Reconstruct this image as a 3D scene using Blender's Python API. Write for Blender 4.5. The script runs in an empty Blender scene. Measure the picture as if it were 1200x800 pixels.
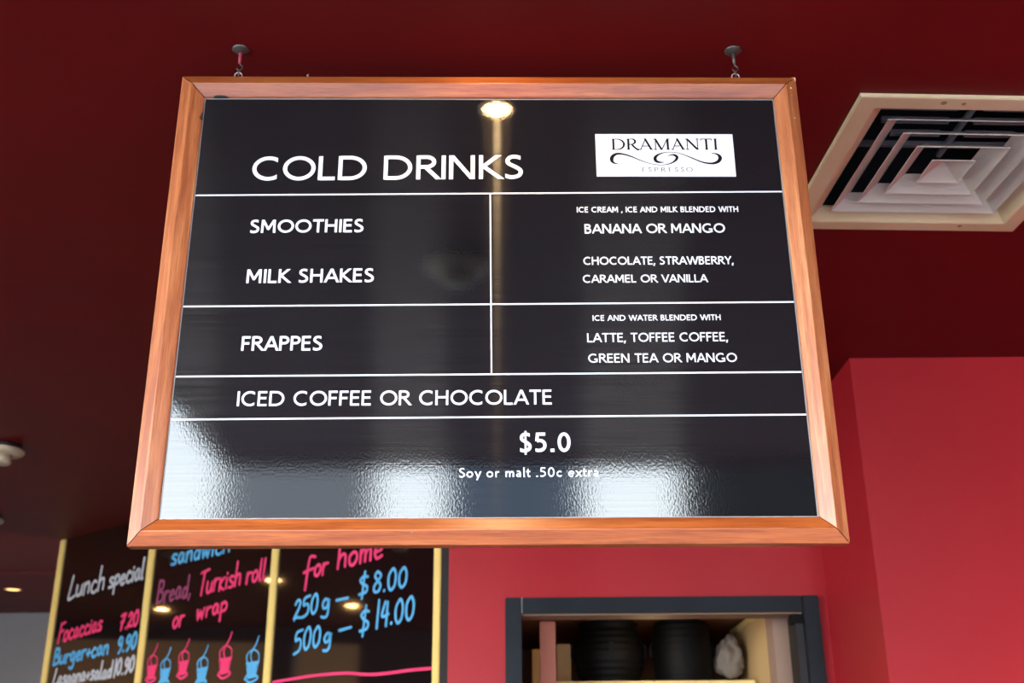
import bpy, bmesh, math, random
from mathutils import Vector, Matrix

SC = bpy.context.scene
COL = SC.collection
PI = math.pi
EYE = 1.55                      # camera height above the floor
CEIL = EYE + 1.40               # ceiling height

# ------------------------------------------------------------------ camera
pitch, roll = math.radians(21.746), math.radians(-0.432)
fwd = Vector((0, math.cos(pitch), math.sin(pitch)))
u0 = Vector((0, -math.sin(pitch), math.cos(pitch)))
r0 = Vector((1, 0, 0))
rt = math.cos(roll) * r0 + math.sin(roll) * u0
up = -math.sin(roll) * r0 + math.cos(roll) * u0
cd = bpy.data.cameras.new('camera')
cam = bpy.data.objects.new('camera', cd)
COL.objects.link(cam)
cam.matrix_world = Matrix(((rt.x, up.x, -fwd.x, 0), (rt.y, up.y, -fwd.y, 0), (rt.z, up.z, -fwd.z, EYE), (0, 0, 0, 1)))
cd.sensor_width = 22.3
cd.lens = 22.3 * 1331.9 / 1200
cd.clip_start = 0.02
cd.dof.use_dof = True
cd.dof.focus_distance = 2.07
cd.dof.aperture_fstop = 3.4
SC.camera = cam

# ------------------------------------------------------------------ sky
w = bpy.data.worlds.new('sky'); SC.world = w; w.use_nodes = True
nt = w.node_tree; bg = nt.nodes['Background']
tc = nt.nodes.new('ShaderNodeTexCoord'); sx = nt.nodes.new('ShaderNodeSeparateXYZ')
cr = nt.nodes.new('ShaderNodeValToRGB')
nt.links.new(tc.outputs['Generated'], sx.inputs[0]); nt.links.new(sx.outputs['Z'], cr.inputs[0])
cr.color_ramp.elements[0].position = 0.0; cr.color_ramp.elements[0].color = (1.0, 1.0, 1.0, 1)
cr.color_ramp.elements[1].position = 0.7; cr.color_ramp.elements[1].color = (0.45, 0.62, 0.95, 1)
e = cr.color_ramp.elements.new(0.22); e.color = (0.86, 0.95, 1.0, 1)
nt.links.new(cr.outputs[0], bg.inputs['Color'])
bg.inputs['Strength'].default_value = 34.0

# ------------------------------------------------------------------ exposure
vs = SC.view_settings
vs.view_transform = 'Standard'; vs.look = 'None'; vs.gamma = 1.0; vs.use_curve_mapping = False
vs.exposure = -1.0

# ------------------------------------------------------------------ materials
def mat(name, col, rough=0.5, metal=0.0, **kw):
    m = bpy.data.materials.new(name); m.use_nodes = True
    b = m.node_tree.nodes['Principled BSDF']
    b.inputs['Base Color'].default_value = (*col, 1)
    b.inputs['Roughness'].default_value = rough
    b.inputs['Metallic'].default_value = metal
    for k, v in kw.items(): b.inputs[k.replace('_', ' ')].default_value = v
    return m

def bsdf(m): return m.node_tree.nodes['Principled BSDF']

def noise_color(m, c1, c2, scale=(1, 1, 1), nscale=5, detail=4, lo=.35, hi=.65, bump=0.0, rough=None, coord='Object'):
    t = m.node_tree; b = bsdf(m)
    tc = t.nodes.new('ShaderNodeTexCoord'); mp = t.nodes.new('ShaderNodeMapping'); n = t.nodes.new('ShaderNodeTexNoise')
    mp.inputs['Scale'].default_value = scale
    n.inputs['Scale'].default_value = nscale; n.inputs['Detail'].default_value = detail
    r = t.nodes.new('ShaderNodeValToRGB')
    r.color_ramp.elements[0].position = lo; r.color_ramp.elements[1].position = hi
    r.color_ramp.elements[0].color = (*c1, 1); r.color_ramp.elements[1].color = (*c2, 1)
    t.links.new(tc.outputs[coord], mp.inputs[0]); t.links.new(mp.outputs[0], n.inputs['Vector'])
    t.links.new(n.outputs['Fac'], r.inputs[0]); t.links.new(r.outputs[0], b.inputs['Base Color'])
    if bump:
        bp = t.nodes.new('ShaderNodeBump'); bp.inputs['Strength'].default_value = bump; bp.inputs['Distance'].default_value = .002
        t.links.new(n.outputs['Fac'], bp.inputs['Height']); t.links.new(bp.outputs[0], b.inputs['Normal'])
    return m

def paint_bump(m, scale, strength, dist=.001):
    t = m.node_tree
    tc = t.nodes.new('ShaderNodeTexCoord'); n = t.nodes.new('ShaderNodeTexNoise'); bp = t.nodes.new('ShaderNodeBump')
    n.inputs['Scale'].default_value = scale; n.inputs['Detail'].default_value = 3
    bp.inputs['Strength'].default_value = strength; bp.inputs['Distance'].default_value = dist
    t.links.new(tc.outputs['Object'], n.inputs['Vector']); t.links.new(n.outputs['Fac'], bp.inputs['Height'])
    t.links.new(bp.outputs[0], bsdf(m).inputs['Normal'])

M = {}
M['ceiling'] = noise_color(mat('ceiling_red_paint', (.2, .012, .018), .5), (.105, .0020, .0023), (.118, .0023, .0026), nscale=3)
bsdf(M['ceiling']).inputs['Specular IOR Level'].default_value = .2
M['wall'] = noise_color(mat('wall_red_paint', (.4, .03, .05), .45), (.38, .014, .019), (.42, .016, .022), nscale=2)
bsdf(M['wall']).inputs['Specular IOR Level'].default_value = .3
M['wall_dark'] = mat('dark_reveal_paint', (.012, .010, .009), .6)
M['tan'] = mat('tan_wall_paint', (.70, .46, .20), .7)
M['white_wall'] = noise_color(mat('pale_grey_wall', (.6, .58, .56), .7), (.27, .26, .25), (.31, .30, .29), nscale=2)
M['floor'] = noise_color(mat('floor_tile', (.3, .25, .2), .4), (.075, .065, .058), (.10, .085, .075), nscale=4)
M['pavement'] = noise_color(mat('pavement', (.45, .44, .42), .8), (.25, .245, .235), (.31, .30, .29), nscale=3)
M['building_grey'] = mat('building_grey', (.21, .215, .215), .8)
M['building_slate'] = mat('building_slate', (.07, .095, .125), .8)
M['building_dark'] = mat('building_dark', (.008, .009, .009), .9, Specular_IOR_Level=.05)
M['window_glass'] = mat('far_window_glass', (.03, .04, .05), .1)

# wood of the sign frame: grain runs along local X
def wood(name, dark, mid, light, seed):
    m = mat(name, mid, .4, Coat_Weight=.55, Coat_Roughness=.3); t = m.node_tree; b = bsdf(m)
    tc = t.nodes.new('ShaderNodeTexCoord')
    mp = t.nodes.new('ShaderNodeMapping'); mp.inputs['Scale'].default_value = (1.6, 30, 30); mp.inputs['Location'].default_value = (seed, seed * 2, 0)
    n = t.nodes.new('ShaderNodeTexNoise'); n.inputs['Scale'].default_value = 2.6; n.inputs['Detail'].default_value = 7; n.inputs['Distortion'].default_value = .6
    r = t.nodes.new('ShaderNodeValToRGB')
    r.color_ramp.elements[0].position = .30; r.color_ramp.elements[0].color = (*dark, 1)
    r.color_ramp.elements[1].position = .70; r.color_ramp.elements[1].color = (*light, 1)
    k = r.color_ramp.elements.new(.5); k.color = (*mid, 1)
    mp2 = t.nodes.new('ShaderNodeMapping'); mp2.inputs['Scale'].default_value = (14, 420, 420)
    n2 = t.nodes.new('ShaderNodeTexNoise'); n2.inputs['Scale'].default_value = 1.6; n2.inputs['Detail'].default_value = 3
    r2 = t.nodes.new('ShaderNodeValToRGB'); r2.color_ramp.elements[0].position = .36; r2.color_ramp.elements[1].position = .52
    r2.color_ramp.elements[0].color = (.62, .55, .5, 1); r2.color_ramp.elements[1].color = (1, 1, 1, 1)
    mx = t.nodes.new('ShaderNodeMix'); mx.data_type = 'RGBA'; mx.blend_type = 'MULTIPLY'; mx.inputs['Factor'].default_value = .8
    t.links.new(tc.outputs['Object'], mp.inputs[0]); t.links.new(mp.outputs[0], n.inputs['Vector']); t.links.new(n.outputs['Fac'], r.inputs[0])
    t.links.new(tc.outputs['Object'], mp2.inputs[0]); t.links.new(mp2.outputs[0], n2.inputs['Vector']); t.links.new(n2.outputs['Fac'], r2.inputs[0])
    t.links.new(r.outputs[0], mx.inputs[6]); t.links.new(r2.outputs[0], mx.inputs[7]); t.links.new(mx.outputs[2], b.inputs['Base Color'])
    bp = t.nodes.new('ShaderNodeBump'); bp.inputs['Strength'].default_value = .25; bp.inputs['Distance'].default_value = .0006
    t.links.new(n2.outputs['Fac'], bp.inputs['Height']); t.links.new(bp.outputs[0], b.inputs['Normal'])
    return m
M['wood0'] = wood('cedar_top', (.25, .055, .010), (.34, .085, .017), (.43, .13, .030), 1.3)
M['wood1'] = wood('cedar_right', (.31, .085, .024), (.42, .135, .042), (.53, .22, .085), 4.1)
M['wood2'] = wood('cedar_bottom', (.26, .052, .010), (.38, .090, .017), (.46, .125, .028), 7.7)
M['wood3'] = wood('cedar_left', (.27, .062, .014), (.39, .108, .027), (.50, .175, .055), 9.2)
M['chip'] = mat('old_dark_glue', (.02, .016, .013), .6)
M['bare_wood'] = mat('bare_splintered_wood', (.72, .42, .22), .7)
M['steel'] = mat('brushed_aluminium', (.30, .29, .28), .5, .3)
M['white_print'] = mat('white_vinyl_print', (.70, .70, .71), .45)
M['logo_black'] = mat('black_print', (.006, .005, .005), .6, Specular_IOR_Level=.1)
M['logo_grey'] = mat('grey_print', (.03, .03, .03), .6, Specular_IOR_Level=.1)
M['bronze'] = mat('tarnished_metal', (.10, .085, .07), .45, .7)
M['zinc'] = mat('pale_zinc', (.62, .56, .48), .4, .6)
M['red_stem'] = mat('red_painted_metal', (.30, .03, .05), .5)

# glossy black laminate panel
def panel_material():
    m = mat('glossy_black_laminate', (.004, .004, .0044), .5); t = m.node_tree; b = bsdf(m)
    b.inputs['Roughness'].default_value = .42
    b.inputs['Specular IOR Level'].default_value = .0
    b.inputs['Anisotropic Rotation'].default_value = .25
    b.inputs['Anisotropic'].default_value = .95
    b.inputs['Coat Weight'].default_value = 1.0
    b.inputs['Coat Roughness'].default_value = .05
    b.inputs['Coat IOR'].default_value = 1.62
    tc = t.nodes.new('ShaderNodeTexCoord')
    tg = t.nodes.new('ShaderNodeTangent'); tg.direction_type = 'UV_MAP'
    t.links.new(tg.outputs[0], b.inputs['Tangent'])
    # wipe marks: long horizontal streaks
    mp = t.nodes.new('ShaderNodeMapping'); mp.inputs['Scale'].default_value = (2.0, 1, 130)
    n = t.nodes.new('ShaderNodeTexNoise'); n.inputs['Scale'].default_value = 2.2; n.inputs['Detail'].default_value = 4
    t.links.new(tc.outputs['Object'], mp.inputs[0]); t.links.new(mp.outputs[0], n.inputs['Vector'])
    r = t.nodes.new('ShaderNodeMapRange'); r.inputs['From Min'].default_value = .3; r.inputs['From Max'].default_value = .7
    r.inputs['To Min'].default_value = .26; r.inputs['To Max'].default_value = .36
    t.links.new(n.outputs['Fac'], r.inputs[0]); t.links.new(r.outputs[0], b.inputs['Roughness'])
    # orange peel
    mp2 = t.nodes.new('ShaderNodeMapping'); mp2.inputs['Scale'].default_value = (1, 1, .6)
    n2 = t.nodes.new('ShaderNodeTexNoise'); n2.inputs['Scale'].default_value = 290; n2.inputs['Detail'].default_value = 2.5
    t.links.new(tc.outputs['Object'], mp2.inputs[0]); t.links.new(mp2.outputs[0], n2.inputs['Vector'])
    bp = t.nodes.new('ShaderNodeBump'); bp.inputs['Strength'].default_value = .06; bp.inputs['Distance'].default_value = .001
    t.links.new(n2.outputs['Fac'], bp.inputs['Height'])
    bp2 = t.nodes.new('ShaderNodeBump'); bp2.inputs['Strength'].default_value = .015; bp2.inputs['Distance'].default_value = .0012
    t.links.new(n.outputs['Fac'], bp2.inputs['Height']); t.links.new(bp.outputs[0], bp2.inputs['Normal'])
    t.links.new(bp2.outputs[0], b.inputs['Coat Normal'])
    # horizontal wipe scratches scatter light up and down
    gl = t.nodes.new('ShaderNodeBsdfAnisotropic'); gl.distribution = 'GGX'
    gl.inputs['Color'].default_value = (1, .98, .95, 1); gl.inputs['Roughness'].default_value = .20
    gl.inputs['Anisotropy'].default_value = .86; gl.inputs['Rotation'].default_value = 0.0
    t.links.new(tg.outputs[0], gl.inputs['Tangent'])
    ms = t.nodes.new('ShaderNodeMixShader'); rr = t.nodes.new('ShaderNodeMapRange')
    rr.inputs['From Min'].default_value = .3; rr.inputs['From Max'].default_value = .7; rr.inputs['To Min'].default_value = .004; rr.inputs['To Max'].default_value = .014
    t.links.new(n.outputs['Fac'], rr.inputs[0]); t.links.new(rr.outputs[0], ms.inputs[0])
    t.links.new(b.outputs[0], ms.inputs[1]); t.links.new(gl.outputs[0], ms.inputs[2])
    t.links.new(ms.outputs[0], t.nodes['Material Output'].inputs['Surface'])
    return m
M['panel'] = panel_material()

M['glass_panel'] = mat('glossy_black_glass', (.008, .004, .004), .05, Specular_IOR_Level=1.0)
bsdf(M['glass_panel']).inputs['IOR'].default_value = 1.75
M['brass'] = mat('brass_strip', (.92, .66, .20), .35)
M['edge_black'] = mat('black_edging_and_shadow_gap', (.012, .011, .011), .5)
M['pen_white'] = mat('white_pen', (.52, .52, .52), .7)
M['pen_pink'] = mat('pink_pen', (.88, .04, .15), .7)
M['pen_blue'] = mat('blue_pen', (.10, .42, .68), .7)
M['pen_faded'] = mat('faded_pink_pen', (.30, .05, .12), .7)
M['frame_black'] = noise_color(mat('charcoal_painted_frame', (.02, .027, .032), .5, Specular_IOR_Level=.25), (.007, .010, .013), (.011, .016, .020), nscale=5)
M['vent'] = noise_color(mat('cream_vent_enamel', (.62, .50, .40), .5), (.54, .41, .21), (.62, .49, .28), nscale=4)
M['vent_blade'] = mat('vent_blade_enamel', (.50, .44, .34), .5)
M['duct'] = mat('dark_duct', (.008, .008, .009), .9)
M['damper'] = mat('galvanised_damper', (.14, .135, .14), .6)
M['rust'] = mat('rust_stain', (.32, .16, .06), .8)
M['cream'] = mat('cream_plastic', (.52, .43, .27), .5)
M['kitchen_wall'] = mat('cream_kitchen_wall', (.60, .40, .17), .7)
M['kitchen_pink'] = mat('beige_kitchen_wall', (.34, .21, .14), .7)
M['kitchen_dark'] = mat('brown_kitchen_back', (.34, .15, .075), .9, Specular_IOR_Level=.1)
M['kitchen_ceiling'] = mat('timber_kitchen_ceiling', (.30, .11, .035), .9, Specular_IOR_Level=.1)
M['terracotta'] = mat('terracotta_post', (.42, .13, .07), .6)
M['tan_box'] = mat('tan_card', (.42, .28, .11), .7)
M['gold_box'] = mat('golden_card', (.62, .38, .09), .5)
M['black_plastic'] = mat('black_plastic', (.0025, .0025, .0025), .6)
bsdf(M['black_plastic']).inputs['Specular IOR Level'].default_value = .15
M['shelf'] = mat('yellow_shelf', (.75, .58, .22), .5)
M['crumple'] = mat('grey_cloth', (.20, .165, .13), .8)
M['reveal'] = mat('tan_head_lining', (.25, .16, .09), .7)

def emit(name, col, s):
    m = bpy.data.materials.new(name); m.use_nodes = True; t = m.node_tree
    t.nodes.remove(bsdf(m)); em = t.nodes.new('ShaderNodeEmission')
    em.inputs[0].default_value = (*col, 1); em.inputs[1].default_value = s
    t.links.new(em.outputs[0], t.nodes['Material Output'].inputs[0]); return m
M['bulb'] = emit('warm_halogen_glow', (1.0, .60, .26), 130.0)
M['filament'] = emit('halogen_filament', (1.0, .66, .32), 4500.0)
M['bulb_far'] = emit('amber_halogen_glow', (1.0, .50, .16), 8.0)
M['bulb_mid'] = emit('warm_halogen_glow_dimmed', (1.0, .55, .2), 260.0)

# ------------------------------------------------------------------ helpers
def obj(name, bm, m, parent=None, smooth=False):
    me = bpy.data.meshes.new(name); bm.to_mesh(me); bm.free()
    o = bpy.data.objects.new(name, me); COL.objects.link(o)
    if m is not None: me.materials.append(m)
    if smooth:
        for p in me.polygons: p.use_smooth = True
    if parent is not None: o.parent = parent
    return o

def tag(o, label=None, cat=None, group=None, kind=None):
    if label: o['label'] = label
    if cat: o['category'] = cat
    if group: o['group'] = group
    if kind: o['kind'] = kind
    return o

def empty(name, loc=(0, 0, 0), rz=0.0):
    o = bpy.data.objects.new(name, None); COL.objects.link(o)
    o.location = loc; o.rotation_euler = (0, 0, rz); o.empty_display_size = .05
    return o

def copy_tree(o, parent=None):
    c = o.copy(); COL.objects.link(c)
    if parent is not None: c.parent = parent
    for ch in list(o.children): copy_tree(ch, c)
    return c

def box(bm, x0, x1, y0, y1, z0, z1):
    v = [bm.verts.new((x, y, z)) for x in (x0, x1) for y in (y0, y1) for z in (z0, z1)]
    for f in ((0, 1, 3, 2), (4, 6, 7, 5), (0, 4, 5, 1), (2, 3, 7, 6), (0, 2, 6, 4), (1, 5, 7, 3)):
        bm.faces.new([v[i] for i in f])
    return bm

def B(*a, bevel=0.0):
    bm = box(bmesh.new(), *a)
    if bevel: bmesh.ops.bevel(bm, geom=bm.edges[:], offset=bevel, segments=2, affect='EDGES')
    return bm

def lathe(profile, seg=32, bm=None, cx=0, cy=0):
    """profile: list of (r, z)"""
    bm = bm or bmesh.new(); rings = []
    for r, z in profile:
        if r < 1e-6: rings.append([bm.verts.new((cx, cy, z))])
        else: rings.append([bm.verts.new((cx + r * math.cos(2 * PI * i / seg), cy + r * math.sin(2 * PI * i / seg), z)) for i in range(seg)])
    for a, b in zip(rings, rings[1:]):
        for i in range(seg):
            j = (i + 1) % seg
            if len(a) == 1 and len(b) == 1: continue
            if len(a) == 1: bm.faces.new((a[0], b[i], b[j]))
            elif len(b) == 1: bm.faces.new((a[i], b[0], a[j]))
            else: bm.faces.new((a[i], b[i], b[j], a[j]))
    bmesh.ops.recalc_face_normals(bm, faces=bm.faces[:])
    return bm

def tube(pts, r, bm=None, seg=10, closed=False):
    bm = bm or bmesh.new(); P = [Vector(p) for p in pts]; n = len(P); rings = []
    last = None
    for i, p in enumerate(P):
        a = P[(i - 1) % n] if (closed or i > 0) else P[i]
        b = P[(i + 1) % n] if (closed or i < n - 1) else P[i]
        t = (b - a).normalized()
        if last is None:
            q = Vector((0, 0, 1)) if abs(t.z) < .9 else Vector((1, 0, 0)); u = t.cross(q).normalized()
        else:
            u = (last - t * last.dot(t)).normalized()
        last = u; v = t.cross(u)
        rr = r[i] if isinstance(r, (list, tuple)) else r
        rings.append([bm.verts.new(p + u * math.cos(2 * PI * k / seg) * rr + v * math.sin(2 * PI * k / seg) * rr) for k in range(seg)])
    m = n if closed else n - 1
    for i in range(m):
        a, b = rings[i], rings[(i + 1) % n]
        for k in range(seg): bm.faces.new((a[k], a[(k + 1) % seg], b[(k + 1) % seg], b[k]))
    if not closed:
        bm.faces.new(rings[0][::-1]); bm.faces.new(rings[-1])
    bmesh.ops.recalc_face_normals(bm, faces=bm.faces[:])
    return bm

def ringpts(c, rx, rz, plane='xz', n=20):
    o = []
    for i in range(n):
        a = 2 * PI * i / n
        if plane == 'xz': o.append((c[0] + rx * math.cos(a), c[1], c[2] + rz * math.sin(a)))
        else: o.append((c[0], c[1] + rx * math.cos(a), c[2] + rz * math.sin(a)))
    return o

# ------------------------------------------------------------------ lettering
def arc(cx, cy, rx, ry, a0, a1, n=18):
    return [(cx + rx * math.cos(math.radians(a0 + (a1 - a0) * i / n)), cy + ry * math.sin(math.radians(a0 + (a1 - a0) * i / n))) for i in range(n + 1)]

def smooth(pts, n=5):
    out = []; P = [pts[0]] + list(pts) + [pts[-1]]
    for i in range(1, len(P) - 2):
        p0, p1, p2, p3 = P[i - 1], P[i], P[i + 1], P[i + 2]
        for k in range(n):
            t = k / n; o = []
            for c in range(2):
                o.append(.5 * (2 * p1[c] + (p2[c] - p0[c]) * t + (2 * p0[c] - 5 * p1[c] + 4 * p2[c] - p3[c]) * t * t + (-p0[c] + 3 * p1[c] - 3 * p2[c] + p3[c]) * t ** 3))
            out.append(tuple(o))
    out.append(pts[-1]); return out

def W2(w): return w / 2
# humanist sans capitals; every glyph: (strokes, advance); stroke = (points, cut0, cut1) with cut 'h', 'v' or None
def sans(ch, w):
    h = w / 2; b = h; t = 1 - h; hb = h * .85
    S = []
    def s(p, c0=None, c1=None): S.append((p, c0, c1))
    if ch == 'O': s(arc(.5, .5, .5 - h, .51 - h, 0, 360, 40) ); adv = 1.0
    elif ch == 'C': s(arc(.5, .5, .5 - h, .51 - h, 52, 308, 30), 'v', 'v'); adv = .86
    elif ch == 'G': s(arc(.5, .5, .5 - h, .51 - h, 52, 300, 30), 'v', None); s([(.5 + (.5 - h) * math.cos(math.radians(300)), .5 + (.51 - h) * math.sin(math.radians(300))), (.86, .12 + h * .4)]); s([(.82, .06), (.82, .47)]); s([(.58, .47 - h), (.82 + h, .47 - h)]); adv = .96
    elif ch == 'D': s([(h, 0), (h, 1)]); s([(h, hb), (.36, hb)] + arc(.36, .5, .52 - h, .5 - hb, -90, 90, 22) + [(.36, 1 - hb), (h, 1 - hb)]); adv = .92
    elif ch == 'L': s([(h, 0), (h, 1)]); s([(h, hb), (.52, hb)]); adv = .54
    elif ch == 'E': s([(h, 0), (h, 1)]); [s([(h, y), (x, y)]) for y, x in ((hb, .54), (.53, .50), (1 - hb, .53))]; adv = .59
    elif ch == 'F': s([(h, 0), (h, 1)]); [s([(h, y), (x, y)]) for y, x in ((.51, .47), (1 - hb, .52))]; adv = .55
    elif ch == 'H': s([(h, 0), (h, 1)]); s([(.76 - h, 0), (.76 - h, 1)]); s([(h, .53), (.76 - h, .53)]); adv = .80
    elif ch == 'I': s([(h, 0), (h, 1)]); adv = w + .02
    elif ch == 'N': s([(h, 0), (h, 1)]); s([(.80 - h, 0), (.80 - h, 1)]); s([(h * 1.1, 1), (.80 - h * 1.1, 0)], 'h', 'h'); adv = .84
    elif ch == 'M': s([(h, 0), (h * 1.15, 1)]); s([(.90 - h, 0), (.90 - h * 1.15, 1)]); s([(h * 1.3, 1), (.45, .27)], 'h', None); s([(.90 - h * 1.3, 1), (.45, .27)], 'h', None); s([(.45 - h * .8, .30), (.45 + h * .8, .30)]); adv = .94
    elif ch == 'K': s([(h, 0), (h, 1)]); s([(w * .8, .50), (.60, 1)], None, 'h'); s([(w * .8, .56), (.68, 0)], None, 'h'); adv = .71
    elif ch == 'P': s([(h, 0), (h, 1)]); s([(h, 1 - hb), (.30, 1 - hb)] + arc(.30, .72, .30 - h, .28 - hb, 90, -90, 16) + [(h, .44 + hb)]); adv = .60
    elif ch == 'R': s([(h, 0), (h, 1)]); s([(h, 1 - hb), (.32, 1 - hb)] + arc(.32, .73, .30 - h, .27 - hb, 90, -90, 16) + [(h, .46 + hb)]); s([(.30, .50), (.69, 0)], None, 'h'); adv = .70
    elif ch == 'B': s([(h, 0), (h, 1)]); s([(h, 1 - hb), (.30, 1 - hb)] + arc(.30, .76, .26 - h, .24 - hb, 90, -90, 14) + [(h, .52 + hb)]); s([(h, .56), (.32, .56)] + arc(.32, .29, .29 - h, .27 + .02 - hb, 90, -90, 14) + [(h, hb)]); adv = .65
    elif ch == 'S': s(smooth([(.50, .875), (.36, .93), (.20, .91), (.115, .80), (.13, .66), (.27, .55), (.41, .45), (.50, .33), (.47, .17), (.34, .085), (.18, .075), (.04, .135)], 5), 'v', 'v'); adv = .61
    elif ch == 'T': s([(.33, 0), (.33, 1)]); s([(0, 1 - hb), (.66, 1 - hb)]); adv = .67
    elif ch == 'A': s([(h * .3, 0), (.40, 1)], 'h', 'h'); s([(.80 - h * .3, 0), (.40, 1)], 'h', 'h'); s([(.17, .33), (.63, .33)]); adv = .80
    elif ch == 'V': s([(h * .3, 1), (.38, 0)], 'h', 'h'); s([(.76 - h * .3, 1), (.38, 0)], 'h', 'h'); adv = .74
    elif ch == 'Y': s([(h * .3, 1), (.34, .46)], 'h', None); s([(.68 - h * .3, 1), (.34, .46)], 'h', None); s([(.34, 0), (.34, .50)]); adv = .68
    elif ch == 'W': s([(h * .3, 1), (.32, 0)], 'h', 'h'); s([(.60, 1), (.32, 0)], 'h', 'h'); s([(.60, 1), (.88, 0)], 'h', 'h'); s([(1.2 - h * .3, 1), (.88, 0)], 'h', 'h'); adv = 1.2
    elif ch == '.': s([(.02, h), (.02 + w * 1.15, h)]); adv = w + .12
    elif ch == ',': s([(.10, w), (.02, -.16)], 'h', None); adv = .20
    elif ch == ' ': adv = .33
    elif ch == '0': s(arc(.31, .5, .31 - h, .51 - h, 0, 360, 36)); adv = .70
    elif ch == '5': s([(.52, 1 - hb), (.15, 1 - hb), (.12, .56)]); s(smooth([(.12, .57), (.26, .60), (.41, .54), (.49, .40), (.47, .23), (.36, .11), (.20, .08), (.05, .11)], 5), None, 'v'); adv = .66
    elif ch == '$': S.extend(sans('S', w * .85)[0]); s([(.30, -.13), (.30, 1.10, )]); S[-1] = S[-1] + (w * .6,); adv = .64
    # lower case: x-height .66 of the capitals
    elif ch == 'o': s(arc(.31, .32, .31 - h, .335 - h, 0, 360, 30)); adv = .68
    elif ch == 'c': s(arc(.31, .32, .31 - h, .335 - h, 50, 310, 24), 'v', 'v'); adv = .56
    elif ch == 'e': s([(w * .6, .34), (.56 - h * .6, .34)] + arc(.31, .32, .30 - h, .335 - h, 5, 318, 28)[1:], None, 'v'); adv = .64
    elif ch == 'y': s([(.03 + h * .3, .64), (.30, .0)], 'h', None); s([(.56 - h * .3, .64), (.20, -.27)], 'h', 'h'); adv = .57
    elif ch == 'r': s([(.05 + h, 0), (.05 + h, .64)]); s(smooth([(.05 + h, .38), (.14 + h, .53), (.25 + h, .575), (.34 + h, .55)], 4), None, 'v'); adv = .43
    elif ch == 'm': s([(.05 + h, 0), (.05 + h, .64)]); [s(smooth([(x, .36), (x + .09, .51), (x + .2, .58), (x + .30, .51), (x + .32, .36)], 4) + [(x + .32, 0)]) for x in (.05 + h, .37 + h)]; adv = .37 + h + .32 + h + .08
    elif ch == 'a': s(smooth([(.09, .56), (.20, .60), (.32, .57), (.39, .46), (.39, .3)], 4) + [(.39, 0)], 'v', None); s(smooth([(.39, .36), (.22, .33), (.10, .26), (.09, .14), (.18, .075), (.30, .10), (.39, .20)], 4)); adv = .54
    elif ch == 'l': s([(.05 + h, 0), (.05 + h, 1.02)]); adv = w + .11
    elif ch == 't': s([(.14, .85), (.14, .2)] + smooth([(.14, .2), (.18, .09), (.28, .07), (.36, .10)], 4)[1:], None, 'v'); s([(0, .64 - hb), (.35, .64 - hb)]); adv = .38
    elif ch == 'x': s([(.04, 0), (.50, .64)], 'h', 'h'); s([(.50, 0), (.04, .64)], 'h', 'h'); adv = .55
    else: adv = .4
    return S, adv

def strip(bm, pts, wid, off, cut0=None, cut1=None, caps=False, origin=(0, 0), ex=(1, 0), ey=(0, 1)):
    """flat ribbon in the local XZ plane at y=off. wid may be a list."""
    keep = [0] + [i for i in range(1, len(pts)) if math.dist(pts[i], pts[i - 1]) > 1e-5]
    if isinstance(wid, (list, tuple)): wid = [wid[min(i, len(wid) - 1)] for i in keep]
    pts = [pts[i] for i in keep]
    n = len(pts); closed = n > 3 and math.dist(pts[0], pts[-1]) < 1e-6
    if closed: pts = pts[:-1]; n -= 1
    L, R = [], []
    for i in range(n):
        a = pts[(i - 1) % n] if (closed or i > 0) else pts[i]
        b = pts[(i + 1) % n] if (closed or i < n - 1) else pts[i]
        tx, ty = b[0] - a[0], b[1] - a[1]; l = math.hypot(tx, ty) or 1; tx /= l; ty /= l
        nx, ny = -ty, tx; hw = (wid[i] if isinstance(wid, (list, tuple)) else wid) / 2
        # mitre
        if (closed or 0 < i < n - 1):
            t1 = (pts[i][0] - a[0], pts[i][1] - a[1]); l1 = math.hypot(*t1) or 1
            c = abs((t1[0] * tx + t1[1] * ty) / l1); hw_ = hw / max(c, .5)
        else: hw_ = hw
        for s, out in ((1, L), (-1, R)):
            x = pts[i][0] + nx * hw_ * s; y = pts[i][1] + ny * hw_ * s
            cut = cut0 if i == 0 else cut1 if i == n - 1 else None
            if cut == 'h' and abs(ty) > .2: k = (pts[i][1] - y) / ty; x += tx * k; y += ty * k
            if cut == 'v' and abs(tx) > .2: k = (pts[i][0] - x) / tx; x += tx * k; y += ty * k
            out.append((x, y))
    def V(p): return bm.verts.new((origin[0] + p[0] * ex[0] + p[1] * ey[0], off, origin[1] + p[0] * ex[1] + p[1] * ey[1]))
    vl = [V(p) for p in L]; vr = [V(p) for p in R]
    for i in range(n if closed else n - 1):
        j = (i + 1) % n
        bm.faces.new((vl[i], vr[i], vr[j], vl[j]))
    if caps and not closed:
        for p in (pts[0], pts[-1]):
            hw = (wid[0] if isinstance(wid, (list, tuple)) else wid) / 2
            bm.faces.new([V((p[0] + hw * math.cos(2 * PI * k / 10), p[1] + hw * math.sin(2 * PI * k / 10))) for k in range(10)])

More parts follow.
